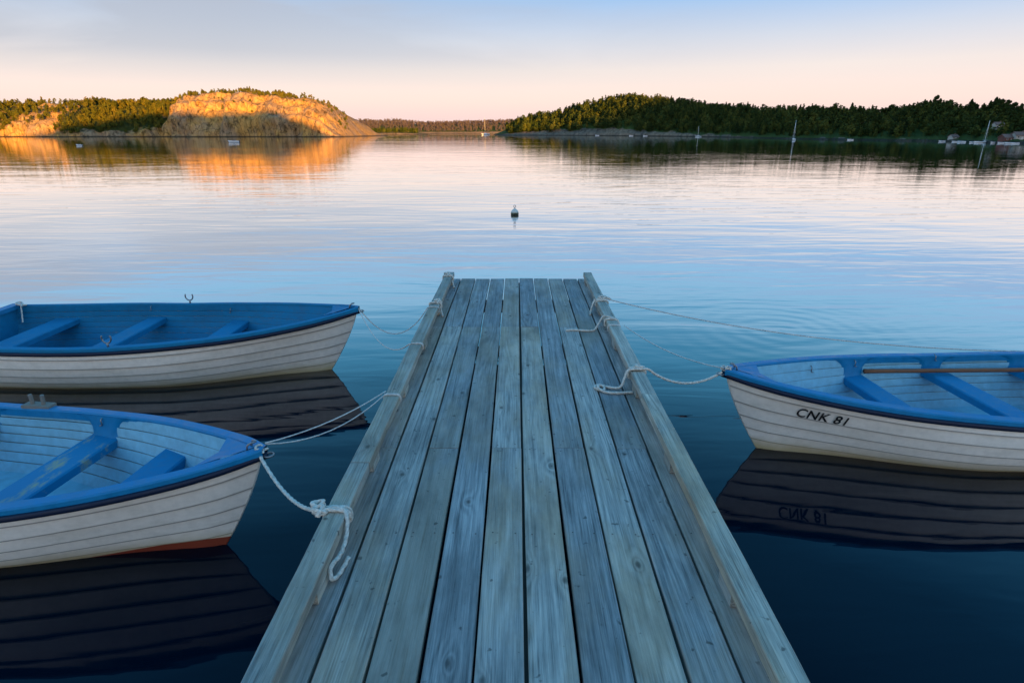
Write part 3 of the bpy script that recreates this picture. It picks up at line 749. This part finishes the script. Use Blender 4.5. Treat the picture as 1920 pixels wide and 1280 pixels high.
sailboat((float(A_(1310))*278,278,0),.3,3.0,4.6,'small white sailing boat with bare mast near the shore rocks')
sailboat((float(A_(910))*500,500,0),-.3,7,13.0,'tall white sailing boat out in the bay')
def motorboat(loc,rot,L,label,grp='small boats in the harbour'):
    E=empty('motor_boat',loc,rot,label,'motor boat',grp)
    V,F=small_hull(L,L*.36,L*.13); mesh_ob('hull',V,F,[M_gw],E,True)
    rows=[]
    for x,z,w in((-.1,.0,.10),(-.02,.10,.11),(.16,.11,.11),(.2,.0,.11)):
        rows.append([(x*L,-w*L,.13*L),(x*L,-w*L*.85,(.13+z)*L),(x*L,w*L*.85,(.13+z)*L),(x*L,w*L,.13*L)])
    V,F=loft(rows); mesh_ob('windscreen',V,F,[M_glass],E)
    mb=MB(); mb.box(.49*L,.55*L,-.04*L,.04*L,.0,.2*L,0,.01); mb.ob('outboard_motor',[M_navy],E)
motorboat((float(A_(435))*128,128,0),.15,2.2,'small white motor boat crossing the bay','small boats out in the bay')
motorboat((float(A_(142))*98,98,0),-.2,1.1,'tiny white motor boat crossing the bay','small boats out in the bay')
for p in(1770,1795,1808,1828,1840,1866,1882,1898,1910,1597,1184,1210,1120):
    a1=float(A_(p)); r1=float(rshore(np.array(a1)))-rng.uniform(.8,3.0)
    motorboat((a1*r1,r1,0),rng.uniform(-.9,.9),rng.uniform(1.1,1.8) if p>1500 else 2.6,'small white motor boat moored along the shore')
M_red=NT('faded_red_boards').set((.14,.05,.035),.8); M_roof=NT('clay_tile_roof').set((.16,.10,.08),.8); M_gr=NT('pale_wall_boards').set((.40,.37,.32),.8); M_trim=NT('white_trim').set((.6,.58,.55),.6)
def house(p,dr,w,d,h,rot,wm,label):
    a1=float(A_(p)); r1=float(rshore(np.array(a1)))+dr; z1=float(rhill(np.array(a1),np.array(dr)))
    E=empty('house',(a1*r1,r1,z1-.15),rot,label,'house','houses on the wooded shore')
    mb=MB(); V=[(-w/2,-d/2,-.6),(w/2,-d/2,-.6),(w/2,d/2,-.6),(-w/2,d/2,-.6),(-w/2,-d/2,h),(w/2,-d/2,h),(w/2,d/2,h),(-w/2,d/2,h),(-w/2,0,h+d*.33),(w/2,0,h+d*.33)]
    mb.add(V,[(0,1,5,4),(2,3,7,6),(1,2,6,9,5),(3,0,4,8,7)]); mb.ob('wall',[wm],E)
    o=.15; rv=[(-w/2-o,-d/2-o,h-.1),(w/2+o,-d/2-o,h-.1),(w/2+o,0,h+d*.33+.03),(-w/2-o,0,h+d*.33+.03),(w/2+o,d/2+o,h-.1),(-w/2-o,d/2+o,h-.1)]
    rv2=[(x,y,z+.08) for x,y,z in rv]
    mesh_ob('roof',rv+rv2,[(0,1,2,3),(3,2,4,5),(6,9,8,7),(9,11,10,8),(0,6,7,1),(5,4,10,11),(1,7,8,2),(2,8,10,4),(0,3,9,6),(3,5,11,9)],[M_roof],E)
    mb=MB(); mb.box(w*.2-.1,w*.2+.1,-.1,.1,h+d*.2,h+d*.33+.3); mb.ob('chimney',[M_roof],E)
    for k in(-.3,0.02,.32):
        if k==.02:
            mb=MB(); mb.box(w*k-.14,w*k+.14,-d/2-.03,-d/2+.01,.0,h*.62); mb.ob('door',[M_trim],E)
        else:
            mb=MB(); mb.box(w*k-.18,w*k+.18,-d/2-.03,-d/2+.01,h*.38,h*.8,0); mb.box(w*k-.14,w*k+.14,-d/2-.04,-d/2-.031,h*.43,h*.75,1); mb.ob('window',[M_trim,M_glass],E)
house(1893,3.0,2.6,1.6,.7,.1,M_red,'red boarded boathouse with tiled roof at the harbour')
house(1914,6,2.2,1.6,.8,-.1,M_gr,'pale boarded house with tiled roof above the harbour')
house(1790,3,1.6,1.2,.6,.2,M_gr,'small pale boathouse among the shore trees')
house(1868,14,1.8,1.4,1.1,.0,M_gr,'pale cottage half hidden among trees')
# ------------------------------------------------------------ buoy
b=empty('mooring_buoy',(.07,15.3,0),.3,'white mooring buoy with weedy waterline floating in the bay','buoy')
b.scale=(.95,.95,.95)
rows=[]
for z,r in((-.09,.03),(-.07,.07),(-.02,.10),(.03,.108),(.09,.098),(.13,.07),(.16,.035),(.17,.015)):
    rows.append([(r*math.cos(k*math.pi/10),r*math.sin(k*math.pi/10),z) for k in range(20)])
V,F=loft(rows,True); F.append(tuple(range(7*20,8*20)))
t=NT('buoy_plastic'); sp=t.node('ShaderNodeSeparateXYZ'); t.L(t.coord(),sp.inputs[0])
zz=t.math('ADD',sp.outputs[2],t.math('MULTIPLY',t.noise(t.coord(),18,3),.05))
M_buoy=t.set(t.ramp(zz,[(.06,(.02,.025,.01)),(.08,(.08,.09,.03)),(.11,(.55,.55,.5))]),.5)
mesh_ob('float',V,F,[M_buoy],b,True)
V,F=tube([np.array((0,0,.165)),np.array((0,0,.20))],.012,8); mesh_ob('shackle_pin',V,F,[M_steel],b)
pts_=[np.array((.03*math.cos(q),0,.225+.03*math.sin(q))) for q in np.linspace(0,2*math.pi,16)]
V,F=tube(pts_,.008,6); mesh_ob('ring',V,F,[M_steel],b,True)
# ------------------------------------------------------------ camera
cam=bpy.data.cameras.new('camera'); co=bpy.data.objects.new('camera',cam); link(co)
cam.sensor_width=36; cam.lens=1100/1920*36; cam.clip_end=9000; cam.clip_start=.05
co.location=(0,0,2.0); co.rotation_euler=(math.radians(90-19.61),0,0); scene.camera=co
# ------------------------------------------------------------ sun and sky
az=.35
sd=Vector((-az,1,-math.tan(math.radians(3.0))*math.hypot(1,az))).normalized()
sl=bpy.data.lights.new('sun','SUN'); sl.energy=16; sl.color=(1,.46,.05); sl.angle=math.radians(.5)
so=bpy.data.objects.new('sun',sl); link(so); so.rotation_euler=sd.to_track_quat('-Z','Y').to_euler()
w=bpy.data.worlds.new('World'); scene.world=w; w.use_nodes=True; nt=w.node_tree; nt.nodes.clear()
class WN(NT):
    def __init__(s): s.t=nt; s.n=nt.nodes
q=WN()
sky=q.node('ShaderNodeTexSky',sky_type='NISHITA'); sky.sun_disc=False; sky.sun_elevation=math.radians(3.0); sky.sun_rotation=math.atan2(az,-1)
tc=q.node('ShaderNodeTexCoord'); sp=q.node('ShaderNodeSeparateXYZ'); q.L(tc.outputs['Generated'],sp.inputs[0])
z=sp.outputs[2]
grad=q.ramp(z,[(0.0,(.90,.64,.65)),(.045,(.97,.76,.71)),(.09,(.90,.79,.77)),(.13,(.66,.70,.82)),(.18,(.32,.54,.88)),(.25,(.36,.74,1.10)),(.35,(.12,.62,1.10)),(.55,(.05,.40,.86)),(1.0,(.09,.40,.80))])
mp=q.node('ShaderNodeMapping'); mp.inputs['Scale'].default_value=(1.0,1.2,6); mp.inputs['Rotation'].default_value=(0,.16,0); q.L(tc.outputs['Generated'],mp.inputs['Vector'])
cl=q.noise(mp.outputs[0],1.5,5,.5,.4)
lf=q.node('ShaderNodeMapRange'); q.L(sp.outputs[0],lf.inputs[0]); lf.inputs[1].default_value=.40; lf.inputs[2].default_value=-.4; lf.inputs[3].default_value=.15; lf.inputs[4].default_value=1.0
clm=q.math('MULTIPLY',q.ramp(cl,[(.36,0.0),(.56,1.0)]),q.ramp(z,[(.06,0.0),(.11,.7),(.17,.9),(.24,0.0)]))
clm=q.math('MULTIPLY',clm,lf.outputs[0])
grad=q.mix(clm,grad,(.43,.46,.57))
back=q.math('MULTIPLY',q.ramp(q.math('MULTIPLY',sp.outputs[1],-1.0),[(0.0,0.0),(.9,1.0)]),q.ramp(z,[(0.0,1.0),(.35,.8),(.75,0.0)]))
glow=q.mix(back,(0.,0.,0.),(1.25,.84,.52))
tot=q.mix(1.0,grad,glow,'ADD')
bg=q.node('ShaderNodeBackground'); q.L(tot,bg.inputs[0]); bg.inputs[1].default_value=1.0
bg2=q.node('ShaderNodeBackground'); q.L(sky.outputs[0],bg2.inputs[0]); bg2.inputs[1].default_value=.03
ad=q.node('ShaderNodeAddShader'); q.L(bg.outputs[0],ad.inputs[0]); q.L(bg2.outputs[0],ad.inputs[1])
out=q.node('ShaderNodeOutputWorld'); q.L(ad.outputs[0],out.inputs[0])
